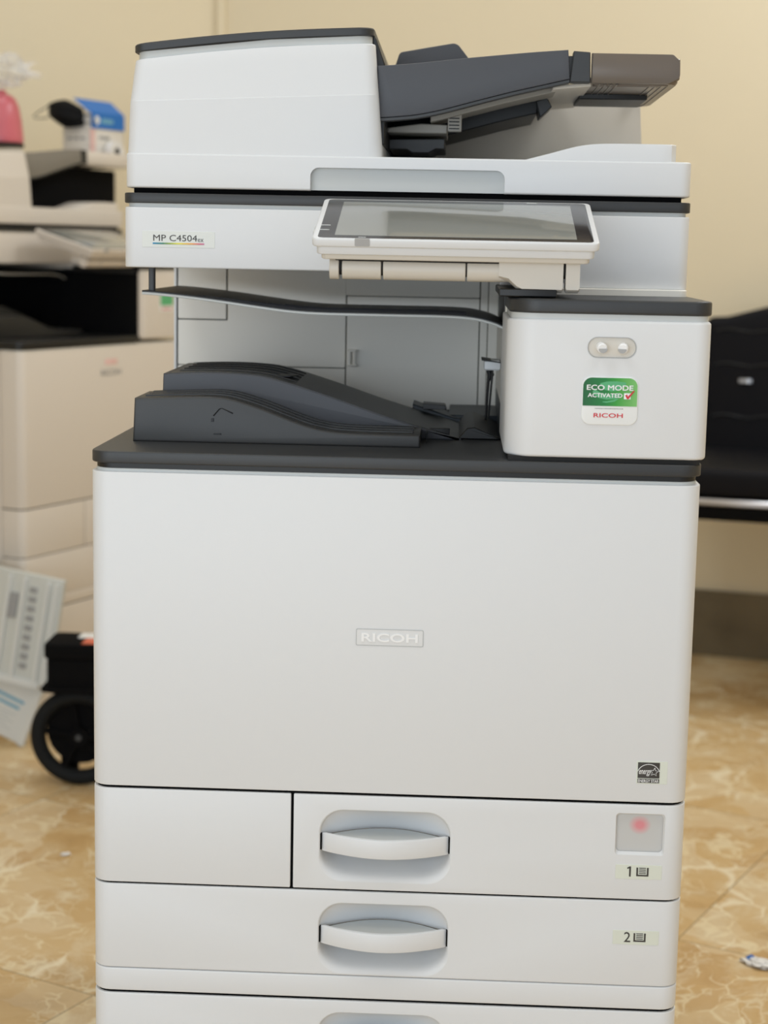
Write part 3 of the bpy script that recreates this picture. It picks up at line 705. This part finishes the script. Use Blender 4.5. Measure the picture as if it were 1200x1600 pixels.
    bm = NB(); zt2 = lambda x: ztop(x)+.0076
    loft(bm, [blockloop(0, -.2852, -.0362, y0+.0105, zt2, .0008), blockloop(0, -.2852, -.0362, y0+.0105, lambda x: zt2(x)+.0008), blockloop(0, -.2852, -.0362, y0+.0105, lambda x: zt2(x)+.0068), blockloop(0, -.2852, -.0362, y0+.0105, lambda x: zt2(x)+.0082, .0012), blockloop(0, -.2852, -.0362, y0+.0105, lambda x: zt2(x)+.0086, .0035)])
    obj('feeder_lid', bm, C['d'], fbk, smooth=35)
    bm = NB(); prism(bm, [(-.0385, Z_(1.2120)), (-.0345, Z_(1.2070)), (-.0240, Z_(1.178)), (-.0240, Z_(1.10)), (-.0385, Z_(1.10))], y0+.03, .62, 'y', .001, 1); obj('feeder_side', bm, M['black'], fbk)
    # feeder tray
    ty = .200
    XE = 0 if main else .085
    dz_keep = dz
    if not main: dz = -.002
    tb = profile_fn([(-.0297, 1.1272), (-.01, 1.1285), (.0100, 1.1308), (.0349, 1.1360), (.0700, 1.1455), (.1072, 1.1553), (.140, 1.1630), (.1664, 1.1692)])
    tt = profile_fn([(-.0325, 1.1797), (-.01, 1.1812), (.0138, 1.1834), (.0500, 1.1876), (.0929, 1.1921), (.130, 1.1957), (.1640, 1.1984)])
    xa = [-.0325 + (.1640+.0325)*i/30 for i in range(31)]; xb = [-.0297 + (.1664+.0297)*i/30 for i in range(31)]
    poly = [(x, Z_(tt(x))) for x in xa] + [(x, Z_(tb(x))) for x in xb][::-1]
    bm = NB(); prism(bm, poly, ty, ty+.012, 'y', .0012, 2); ft = obj('feeder_tray', bm, C['s'], R_)
    bm = NB(); prism(bm, [(x, Z_(tb(x)-.0002)) for x in xb]+[(x, Z_(tb(x)-.0038)) for x in xb][::-1], ty+.001, ty+.016, 'y', .0005, 1); obj('tray_lip', bm, C['d'], ft)
    bm = NB(); prism(bm, [(x, Z_(lerp(tt(x), tb(x), .35))) for x in xb]+[(x, Z_(lerp(tt(x), tb(x), .75))) for x in xb][::-1], ty+.012, .55, 'y', .0005, 1); obj('tray_bed', bm, C['b'], ft)
    bm = NB(); prism(bm, [(x, Z_(tb(x)+.004)) for x in xb[8:]]+[(x, Z_(tb(x)-.006)) for x in xb[8:]][::-1], ty+.05, ty+.12, 'y', .001, 1); obj('underside_rail', bm, C['rail'], ft)
    bm = NB(); prism(bm, [(x, Z_(tb(x)+.006)) for x in xb[9:27]]+[(x, Z_(tb(x)-.017)) for x in xb[9:27]][::-1], .36, .54, 'y', .001, 1); obj('underside_guard', bm, M['black'], ft)
    bm = NB(); box(bm, .041, .056, .262, .275, Z_(1.118), Z_(1.142), .0012); vt = obj('vent_bracket', bm, C['rail'], ft)
    bm = NB()
    for k in range(6): box(bm, .0425, .0535, .2612, .2622, Z_(1.1205+k*.0036), Z_(1.1217+k*.0036), .0001)
    obj('vent_slots', bm, M['black'], vt)
    bm = NB(); prism(bm, rpoly([(-.024, Z_(1.1165)), (.040, Z_(1.1165)), (.041, Z_(1.1255)), (.012, Z_(1.1265)), (-.024, Z_(1.1215))], .001, 2), .27, .40, 'y', .001, 1); obj('exit_guide', bm, C['rail'], ft)
    bm = NB(); prism(bm, rpoly([(-.024, Z_(1.1120)), (.038, Z_(1.1135)), (.038, Z_(1.1020)), (.028, Z_(1.1020)), (.020, Z_(1.0975)), (.002, Z_(1.0975)), (-.004, Z_(1.1010)), (-.024, Z_(1.1010))], .0015, 2), .31, .44, 'y', .001, 1); obj('exit_roller_cover', bm, C['d'], ft)
    bm = NB(); box(bm, -.024, .020, .45, .54, Z_(1.088), Z_(1.150), .001); obj('exit_housing', bm, C['n'], ft)
    bm = NB(); prism(bm, rpoly([(.138, Z_(1.158)), (.150, Z_(1.162)), (.156, Z_(1.152)), (.143, Z_(1.140))], .001, 2), .34, .40, 'y', .001, 1); obj('support_bracket', bm, C['d'], ft)
    bm = NB(); prism(bm, rpoly([(.1664, Z_(1.1660)), (.1878, Z_(1.1660)), (.1868, Z_(1.1965)), (.1695, Z_(1.1975))], .001, 2), ty+.001, ty+.02, 'y', .001, 1)
    box(bm, .160, .172, ty+.006, ty+.05, Z_(1.172), Z_(1.193), .001); obj('tray_hinge', bm, C['d'], ft)
    sm = M['smoke'] if main else C['w']
    # smoky extension: front wall, rounded end and a dished floor
    ex = rpoly([(.1885, Z_(1.1655)), (.268+XE, Z_(1.1660)), (.2798+XE, Z_(1.1715)), (.2793+XE, Z_(1.1890)), (.2720+XE, Z_(1.1955)), (.1885, Z_(1.1958))], [.0005, .004, .006, .005, .004, .0005], 4)
    bm = NB(); prism(bm, ex, ty+.002, ty+.010, 'y', .001, 2)
    loops = []
    pl = plan(.1885, .2798+XE, ty+.006, .50, .002, .018, .03, 6)
    loops = [[(x, y, Z_(1.1660)) for x, y in inset(pl, .002)], [(x, y, Z_(1.1690)) for x, y in pl], [(x, y, Z_(1.1720)) for x, y in pl]]
    loft(bm, loops)
    prism(bm, plan(.2730+XE, .2798+XE, ty+.004, .49, .001, .006, .01, 4), Z_(1.170), Z_(1.1915), 'z', .001, 1)
    exo = obj('tray_extension', bm, sm, ft, 'smoky brown end piece of the feeder tray' if main else None)
    bm = NB()
    for k in range(4):
        q = inset(pl, .010+.006*k); tube(bm, [(x, y, Z_(1.1657)) for x, y in q], .0008, 5, closed=True)
    obj('extension_ribs', bm, sm, exo)
    bm = NB(); box(bm, .1850, .2600, .33, .43, Z_(1.1600), Z_(1.1665), .001); obj('extension_slot', bm, M['black'], exo)
    bm = NB(); prism(bm, rpoly([(.1500, Z_(1.1640)), (.1900, Z_(1.1680)), (.1900, Z_(1.1640)), (.150, Z_(1.1600))], .0005, 1), ty+.02, .50, 'y', .001, 1); obj('hinge_plate', bm, C['bg'], ft)
    fn_ = rpoly([(-.038, Z_(1.178)), (-.036, Z_(1.1940)), (-.021, Z_(1.1985)), (-.0165, Z_(1.2130)), (.0480, Z_(1.2245)), (.0680, Z_(1.2000)), (.064, Z_(1.178))], [.0005, .003, .004, .006, .010, .003, .0005], 6)
    bm = NB(); prism(bm, fn_, .38, .386, 'y', .001, 2); obj('paper_guide', bm, C['s'], ft)
    dz = dz_keep
    # rear housing of the feeder
    bm = NB(); prism(bm, rpoly([(-.03, Z_(1.085)), (.281, Z_(1.085)), (.2740, Z_(1.1790)), (-.03, Z_(1.1790))], .001, 2), .55, .66, 'y', .0012, 2)
    prism(bm, rpoly([(.12, Z_(1.1796)), (.2738, Z_(1.1796)), (.2735, Z_(1.1850)), (.267, Z_(1.1925)), (.12, Z_(1.1990))], .001, 2), .551, .66, 'y', .001, 2)
    obj('rear_housing', bm, C['bg'], R_)
    if not main:
        bm = NB(); box(bm, -.02, .36, .25, .55, Z_(1.086), Z_(1.180), .004); obj('exit_cover', bm, C['b'], R_)
    bm = NB(); box(bm, .2600, .2720, .53, .55, Z_(1.180), Z_(1.190), .001); obj('housing_catch', bm, C['d'], R_)
    # ---- touch panel
    Tp = Matrix.Translation((.0533, -.015, Z_(1.0007))) @ Matrix.Rotation(rad(15.2), 4, 'X')
    pw = .1337
    def lay(bm, x0, x1, y0_, y1_, z0, z1, r=.006, b=.001): prism(bm, rect(x0, x1, y0_, y1_, r, 5), z0, z1, 'z', b, 3, Tp)
    bm = NB(); lay(bm, -pw, pw, 0, .1555, -.0082, 0, .007, .0016); tp = obj('touch_panel', bm, C['w'], R_)
    bm = NB(); lay(bm, -pw+.004, pw-.004, .004, .152, -.0165, -.0078, .006, .0012); obj('panel_body', bm, C['w'], tp)
    bm = NB(); lay(bm, -pw+.008, pw-.008, .009, .148, -.0225, -.016, .005, .0014); obj('panel_back', bm, C['pb'], tp)
    bm = NB(); lay(bm, -pw+.0052, pw-.0052, .0032, .1515, -.0008, .0003, .005, .0002); obj('bezel', bm, M['bezel'], tp)
    bm = NB(); lay(bm, -.1130, .1130, .0115, .1400, .0001, .0006, .0005, .0001); obj('screen', bm, M['lcd'], tp)
    bm = NB(); prism(bm, rect(-.0935, -.0795, -.0068, .0005, .001, 2), -.0006, .002, 'y', .0002, 1, Tp); obj('indicator', bm, M['knobshade'], tp)
    for yy in (.030, .047):
        bm = NB(); lay(bm, -pw-.0012, -pw+.002, yy, yy+.006, -.006, -.002, .0005, .0003); obj('side_button', bm, C['lg'], tp)
    bm = NB()
    for yy in (.030, .047): lay(bm, -.1285, -.1195, yy, yy+.002, .0002, .0005, .0001, .0001)
    lay(bm, -.0905, -.0835, .0050, .0065, .0002, .0005, .0001, .0001); lay(bm, .070, .080, .1475, .1495, .0002, .0005, .0001, .0001)
    obj('panel_legend', bm, M['lightgrey'], tp)
    # hinge barrel under the panel
    hy, hz = .022, Z_(.9735)
    bm = NB()
    cyl(bm, (-.0655, hy, hz), (-.0565, hy, hz), .0108); cyl(bm, (-.0535, hy, hz), (-.0165, hy, hz), .0105); cyl(bm, (-.0145, hy, hz), (.0635, hy, hz), .0105)
    cyl(bm, (.0650, hy, hz), (.110, hy, hz), .0105)
    def sec(x, dzv): return [(x, hy+a*.0115, hz+c) for a, c in ((-1, .009), (1, .009), (1, -.0085-dzv), (.5, -.0115-dzv), (-.5, -.0115-dzv), (-1, -.0085-dzv))]
    loft(bm, [sec(.095, -.004), sec(.104, -.002), sec(.112, .005), sec(.117, .0075), sec(.1545, .0078), sec(.1555, .006)])
    loft(bm, [sec(.1580, .0062), sec(.1590, .0078), sec(.1700, .0078), sec(.1712, .006)])
    hg = obj('hinge_barrel', bm, C['pb'], tp)
    bm = NB(); cyl(bm, (-.060, hy, hz+.002), (.166, hy, hz+.002), .0085, 16); box(bm, -.060, .166, hy-.008, hy+.008, hz+.006, hz+.014, .0005); obj('hinge_pin', bm, M['gap'], tp)
    bm = NB(); box(bm, .100, .166, hy, y0+.01, hz-.010, hz+.004, .003)
    obj('hinge_arm', bm, C['w'], tp)
    bm = NB(); box(bm, .096, .150, .01, y0+.02, hz-.0235, hz-.016, .001); obj('arm_base', bm, M['black'], tp)
    return R_

CA = dict(w=M['white'], lg=M['lightgrey'], d=M['dark'], s=M['slate'], b=M['black'], n=M['navy'], bg=M['beigegrey'], rail=M['railgrey'], pb=M['panelbeige'], **{'in': M['inner']})
CB = dict(w=M['white2'], lg=M['beigegrey'], d=M['black'], s=M['umber'], b=M['void'], n=M['void'], bg=M['void'], rail=M['void'], pb=M['white2'], **{'in': M['void']})
build_copier('large white office copier in the foreground with a tilted touch panel and green sticker', (0, 0, 0), 0, CA, True)
TH = rad(65)
dX = Vector((math.cos(TH), math.sin(TH), 0)); dY = Vector((-math.sin(TH), math.cos(TH), 0))
P0 = Vector((-.799, 1.734, 0)); C2 = P0 + dX*HW
build_copier('copier tinted for warm light, standing behind at the left, turned sideways, with a black paper cavity', C2, TH, CB, False, -.022)
def c2(x, y, z): return C2 + dX*x + dY*y + Vector((0, 0, z))

# ------------------------------------------------------------ things on the second copier
def blob(bm, c, sx, sy, sz, amp, seed, nu=28, nv=18, T=None, fold=9):
    lps = []
    for j in range(nv+1):
        v = -PI/2+PI*j/nv
        lp = []
        for i in range(nu):
            u = 2*PI*i/nu
            d = Vector((math.cos(v)*math.cos(u), math.cos(v)*math.sin(u), math.sin(v)))
            k = 1+amp*(noise.noise(d*fold*.3+Vector((seed, 0, 0)))+.5*noise.noise(d*fold+Vector((0, seed, 0))))
            lp.append((c[0]+d.x*sx*k, c[1]+d.y*sy*k, c[2]+d.z*sz*k))
        lps.append(lp)
    loft(bm, lps, T=T)
    bmesh.ops.remove_doubles(bm, verts=bm.verts[:], dist=1e-5)
zl2 = 1.2085-.022-.002
zj = 1.1965
pk = empty('pink_jug', 'pink rounded jug on the lid of the second copier, under a clear bag', 'jug', c2(-.062, .236, zj), TH)
bm = NB(); lathe(bm, [(.038, 0), (.046, .0), (.047, .004), (.046, .015), (.043, .045), (.038, .075), (.030, .092), (.018, .100), (.008, .102)], 36); obj('body', bm, M['pink'], pk)
bm = NB(); cyl(bm, (0, 0, .101), (0, 0, .108), .012); obj('cap', bm, M['pink'], pk)
bm = NB(); blob(bm, (0, 0, 0), .062, .05, .030, .75, 4.2, 56, 36, fold=8)
zmin = min(v.co.z for v in bm.verts)
bag = obj('plastic_bag', bm, M['film'], None, smooth=12); bag.location = c2(-.070, .236, zj+.109-zmin); bag.rotation_euler = (0, 0, TH-rad(50))
tag(bag, 'crumpled clear plastic bag lying on top of the pink jug', 'bag')
# carton with raised blue flap
zc = 1.1710
ct = empty('tissue_carton', 'white carton with a raised blue flap on the second copier feeder tray', 'carton', c2(.249, .240, zc), TH)
W_, D_, H_ = .128, .075, .112
bm = NB()
for a in ((0, W_, 0, .002), (0, W_, D_-.002, D_), (0, .002, 0, D_), (W_-.002, W_, 0, D_)): box(bm, a[0], a[1], a[2], a[3], 0, H_, .0004)
box(bm, 0, W_, 0, D_, 0, .002, .0004); box(bm, 0, W_, 0, D_, H_-.002, H_, .0004); obj('carton_body', bm, M['card'], ct)
bm = NB(); prism(bm, rpoly([(.004, .078), (W_+.001, .078), (W_+.001, H_+.002), (.004, H_+.002)], .001, 2), -.0028, -.0008, 'y', .0003, 1)
Tf = Matrix.Translation((0, -.0018, H_+.001)) @ Matrix.Rotation(rad(-52), 4, 'X')
prism(bm, rpoly([(-.004, 0), (W_+.001, 0), (W_+.001, .050), (-.010, .050)], .001, 2), -.001, .001, 'y', .0003, 1, Tf); obj('flap', bm, M['blue'], ct, 'blue printed flap')
bm = NB(); cyl(bm, (.024, -.0032, .096), (.024, -.0026, .096), .0095); obj('flap_emblem', bm, M['stickerwhite'], ct)
bm = NB(); box(bm, .040, .085, -.0034, -.0026, .090, .101, .0003); obj('flap_stripe', bm, M['skyblue'], ct)
bm = NB(); box(bm, .0005, .020, -.0008, .0005, .025, .076, .0003); obj('pink_panel', bm, M['cardpink'], ct)
bm = NB(); box(bm, .034, .075, -.0008, .0005, .055, .062, .0003); obj('print_line', bm, M['inkgrey'], ct)
bm = NB()
for k in range(3): box(bm, -.0008, .0008, .014+.018*k, .026+.018*k, .052, .058, .0002)
obj('print_block', bm, M['inkgrey'], ct)
# black face mask on the carton
fm = empty('face_mask', 'black cloth face mask perched on the corner of the white carton', 'mask', c2(.2435, .302, zc+.076), TH-rad(90))
bm = NB()
rows = []
for i in range(13):
    u = i/12-.5
    row = []
    for j in range(13):
        v = j/12-.5
        hgt = .062*(1-1.3*abs(u-.06)**1.4)
        x = u*.100; z = v*hgt - u*.020; y = -.024*math.cos(u*PI)*math.cos(v*PI*.8)+.002*math.sin(14*v)
        row.append((x, y, z+.034))
    rows.append(row)
V = [[bm.verts.new(p) for p in r] for r in rows]
for i in range(12):
    for j in range(12): bm.faces.new((V[i][j], V[i+1][j], V[i+1][j+1], V[i][j+1]))
bmesh.ops.solidify(bm, geom=bm.faces[:], thickness=.002); obj('cloth', bm, M['cloth'], fm)
for s in (-1, 1):
    bm = NB(); tube(bm, [(s*.048, 0, .052 if s < 0 else .03), (s*.064, -.004, .044 if s < 0 else .028), (s*.082, -.006, .034 if s < 0 else .02), (s*.090, -.006, .028 if s < 0 else .014), (s*.082, -.005, .024 if s < 0 else .010), (s*.064, -.003, .024 if s < 0 else .012), (s*.049, 0, .026 if s < 0 else .016)], .0013, 6); obj('ear_loop', bm, M['rubber'], fm)
# tape roll
tr = empty('tape_roll', 'white tape roll beside the carton on the second copier feeder', 'tape', c2(.318, .2215, zc), TH)
bm = NB(); ro, ri, hw = .026, .012, .008
loops = []
for k in range(37):
    a = 2*PI*k/36; loops.append([(ri*math.cos(a), -hw, ri*math.sin(a)+ro), (ro*math.cos(a), -hw, ro*math.sin(a)+ro), (ro*math.cos(a), hw, ro*math.sin(a)+ro), (ri*math.cos(a), hw, ri*math.sin(a)+ro)])
loft(bm, loops, cap=False); bmesh.ops.remove_doubles(bm, verts=bm.verts[:], dist=1e-6); obj('tape', bm, M['paper'], tr)
bm = NB(); cyl(bm, (0, -hw+.003, ro), (0, hw-.002, ro), ri); obj('core', bm, M['black'], tr)

# ------------------------------------------------------------ leaning panels on the floor
def lean(name, label, cat, br, rx, ry, rz):
    t = empty(name, label, cat, br); t.rotation_euler = Matrix.to_euler(Matrix.Rotation(rz, 3, 'Z') @ Matrix.Rotation(rx, 3, 'X') @ Matrix.Rotation(ry, 3, 'Y')); return t
PAN_R = rad(12.5)
wb = lean('white_panel', 'white plastic panel with blue stripes leaning low behind the ribbed grey panel', 'panel', (-.783, 1.650, .0), rad(-6), rad(19), rad(-14))
bm = NB(); box(bm, -.20, 0, 0, .008, 0, .140, .002); obj('sheet', bm, M['board'], wb)
bm = NB()
box(bm, -.20, -.030, -.001, .001, .078, .084, .0003); box(bm, -.20, -.036, -.001, .001, .064, .070, .0003); obj('blue_stripes', bm, M['skyblue'], wb)
bm = NB(); box(bm, -.014, 0, -.006, .001, 0, .140, .001); obj('rim', bm, M['board'], wb)
bm = NB()
for k in range(5): box(bm, -.16, -.04-.012*(k % 2), -.0008, .001, .050-.008*k, .0535-.008*k, .0002)
obj('print_block', bm, M['lightgrey'], wb)
rg = lean('ribbed_panel', 'ribbed pale grey plastic panel leaning against the corner of the second copier', 'panel', (-.728, 1.630, .124), rad(-6), rad(7), rad(-14))
bm = NB(); box(bm, -.26, 0, 0, .012, 0, .218, .002); obj('sheet', bm, M['ribgrey'], rg)
bm = NB()
for xx in (-.016, -.034, -.085, -.118): box(bm, xx, xx+.007, -.006, .001, .004, .208, .001)
obj('raised_ribs', bm, M['board'], rg)
bm = NB()
for k in range(9): box(bm, -.070, -.054, -.003, .001, .03+.019*k, .040+.019*k, .0006)
obj('clip_row', bm, M['inkgrey'], rg)
bm = NB(); box(bm, -.118, -.092, -.004, .001, .125, .175, .001); obj('slot', bm, M['inkgrey'], rg)
bm = NB(); box(bm, -.25, -.02, -.005, .001, -.004, .010, .001); obj('foot_strip', bm, M['board'], rg)

# ------------------------------------------------------------ wheeled case
wc = empty('wheeled_case', 'black wheeled case on the floor behind the white copier, orange mark on its lid', 'case', (-.505, 1.455, 0), rad(0))
bm = NB(); prism(bm, plan(-.170, .22, -.06, .035, .012, .012, .012), .178, .244, 'z', .004, 2); obj('case_body', bm, M['void'], wc)
bm = NB(); prism(bm, plan(-.174, .225, -.065, .04, .012, .012, .012), .244, .272, 'z', .004, 2)
prism(bm, plan(-.180, .23, -.068, .043, .012, .012, .012), .182, .191, 'z', .002, 2); obj('lid', bm, M['void'], wc)
bm = NB(); box(bm, -.105, -.04, -.055, -.012, .2715, .2732, .0003); obj('orange_mark', bm, M['orange'], wc)
bm = NB(); box(bm, -.122, -.06, -.008, .03, .2715, .2732, .0003); obj('pale_label', bm, M['stickerwhite'], wc)
bm = NB(); box(bm, -.115, .14, .005, .035, .060, .180, .004); obj('lower_frame', bm, M['void'], wc)
for wx, yy in ((-.115, -.03), (.14, -.03)):
    bm = NB(); c = Vector((wx, yy, .092))
    R1, r1 = .0775, .0145
    tube(bm, [c+Vector((R1*math.cos(2*PI*k/40), 0, R1*math.sin(2*PI*k/40))) for k in range(40)], r1, 12, closed=True)
    ty_ = obj('wheel', bm, M['rubber'], wc)
    bm = NB(); cyl(bm, c+Vector((0, -.012, 0)), c+Vector((0, .03, 0)), .018)
    for k in range(5):
        a = 2*PI*k/5+.5; tube(bm, [c+Vector((.012*math.cos(a), 0, .012*math.sin(a))), c+Vector((.066*math.cos(a), 0, .066*math.sin(a)))], .006, 8)
    cyl(bm, c+Vector((0, .004, .009)), c+Vector((0, .012, .009)), .062)
    obj('spokes', bm, M['void'], ty_)
    bm = NB(); cyl(bm, c+Vector((0, -.014, 0)), c+Vector((0, -.012, 0)), .006); obj('hub_cap', bm, M['dark'], ty_)
bm = NB(); cyl(bm, (-.115, -.03, .092), (.14, -.03, .092), .008); box(bm, -.10, .13, -.03, .02, .08, .10); obj('axle', bm, M['void'], wc)
for xx in (-.16, .16):
    bm = NB(); box(bm, xx, xx+.03, .008, .034, 0, .18, .003); obj('rear_foot', bm, M['void'], wc)

# ------------------------------------------------------------ chair on the right
CH = rad(-14)
ch = empty('visitor_chair', 'black padded visitor chair with a chrome seat trim against the cream wall', 'chair', (.823, 2.245, 0), CH)
bm = NB(); prism(bm, plan(-.27, .27, -.27, .24, .05, .05, .03, 8), .480, .545, 'z', .018, 5); obj('seat', bm, M['leather'], ch)
bm = NB(); prism(bm, plan(-.268, .268, -.272, .24, .05, .05, .03, 8), .434, .480, 'z', .004, 2); obj('seat_pan', bm, M['void'], ch)
for a, b in ((-.262, -.005), (.005, .262)):
    bm = NB(); box(bm, a, b, -.276, -.268, .466, .480, .003); obj('seat_trim', bm, M['chrome'], ch)
bk = rpoly([(-.235, .47), (.235, .47), (.235, .850), (.185, .853), (.06, .888), (-.06, .888), (-.185, .853), (-.235, .850)], [.03, .03, .02, .06, .10, .10, .06, .02], 8)
Tb = Matrix.Translation((0, .145, 0)) @ Matrix.Translation((0, 0, .5)) @ Matrix.Rotation(rad(-5), 4, 'X') @ Matrix.Translation((0, 0, -.5))
bm = NB(); prism(bm, bk, 0, .075, 'y', .02, 5, Tb); br_ = obj('backrest', bm, M['leather'], ch)
bm = NB()
for zz in (.62, .74, .82): tube(bm, [Tb @ Vector((x/10*.21, -.0005, zz+.004*math.sin(x*1.3))) for x in range(-10, 11)], .0022, 6)
obj('stitching', bm, M['black'], br_)
bm = NB(); box(bm, -.150, -.120, -.004, .002, .698, .708, .001, Tb); obj('metal_tag', bm, M['metal'], br_)
bm = NB(); cyl(bm, Tb @ Vector((-.066, -.004, .806)), Tb @ Vector((-.066, .002, .806)), .009); obj('button', bm, M['metal'], br_)
for s in (-1, 1):
    x = s*.300
    bm = NB(); tube(bm, [(x, -.17, .0), (x, -.172, .44), (x, -.16, .63), (x, -.12, .655), (x, .13, .655), (x, .165, .63), (x, .18, .44), (x, .22, .0)], .013, 10); obj('leg_frame', bm, M['black'], ch)
    bm = NB(); box(bm, x-.022, x+.022, -.14, .14, .656, .682, .006); obj('armrest', bm, M['leather'], ch)
bm = NB(); tube(bm, [(-.30, .17, .43), (.30, .17, .43)], .011, 8); tube(bm, [(-.30, -.1, .43), (.30, -.1, .43)], .011, 8); obj('cross_bar', bm, M['black'], ch)
# ------------------------------------------------------------ litter on the floor
sc = empty('plastic_scrap', 'small crumpled scrap of clear and blue plastic on the floor at right', 'litter', (.512, .700, .004), rad(-30))
bm = NB(); blob(bm, (0, 0, 0), .026, .012, .005, .8, 1.3, 24, 14, fold=10); obj('wrap', bm, M['paper'], sc, smooth=15)
bm = NB(); blob(bm, (-.020, .004, .002), .008, .006, .0042, .5, 2.3, 16, 10); obj('blue_end', bm, M['blue'], sc, smooth=15)
sc2 = empty('paper_scrap', 'tiny white scrap of paper on the floor at left below the black wheel', 'litter', (-.5617, 1.0516, .002), rad(20))
bm = NB(); blob(bm, (0, 0, 0), .008, .006, .0022, .5, 5.3, 16, 10); obj('scrap', bm, M['paper'], sc2, smooth=15)
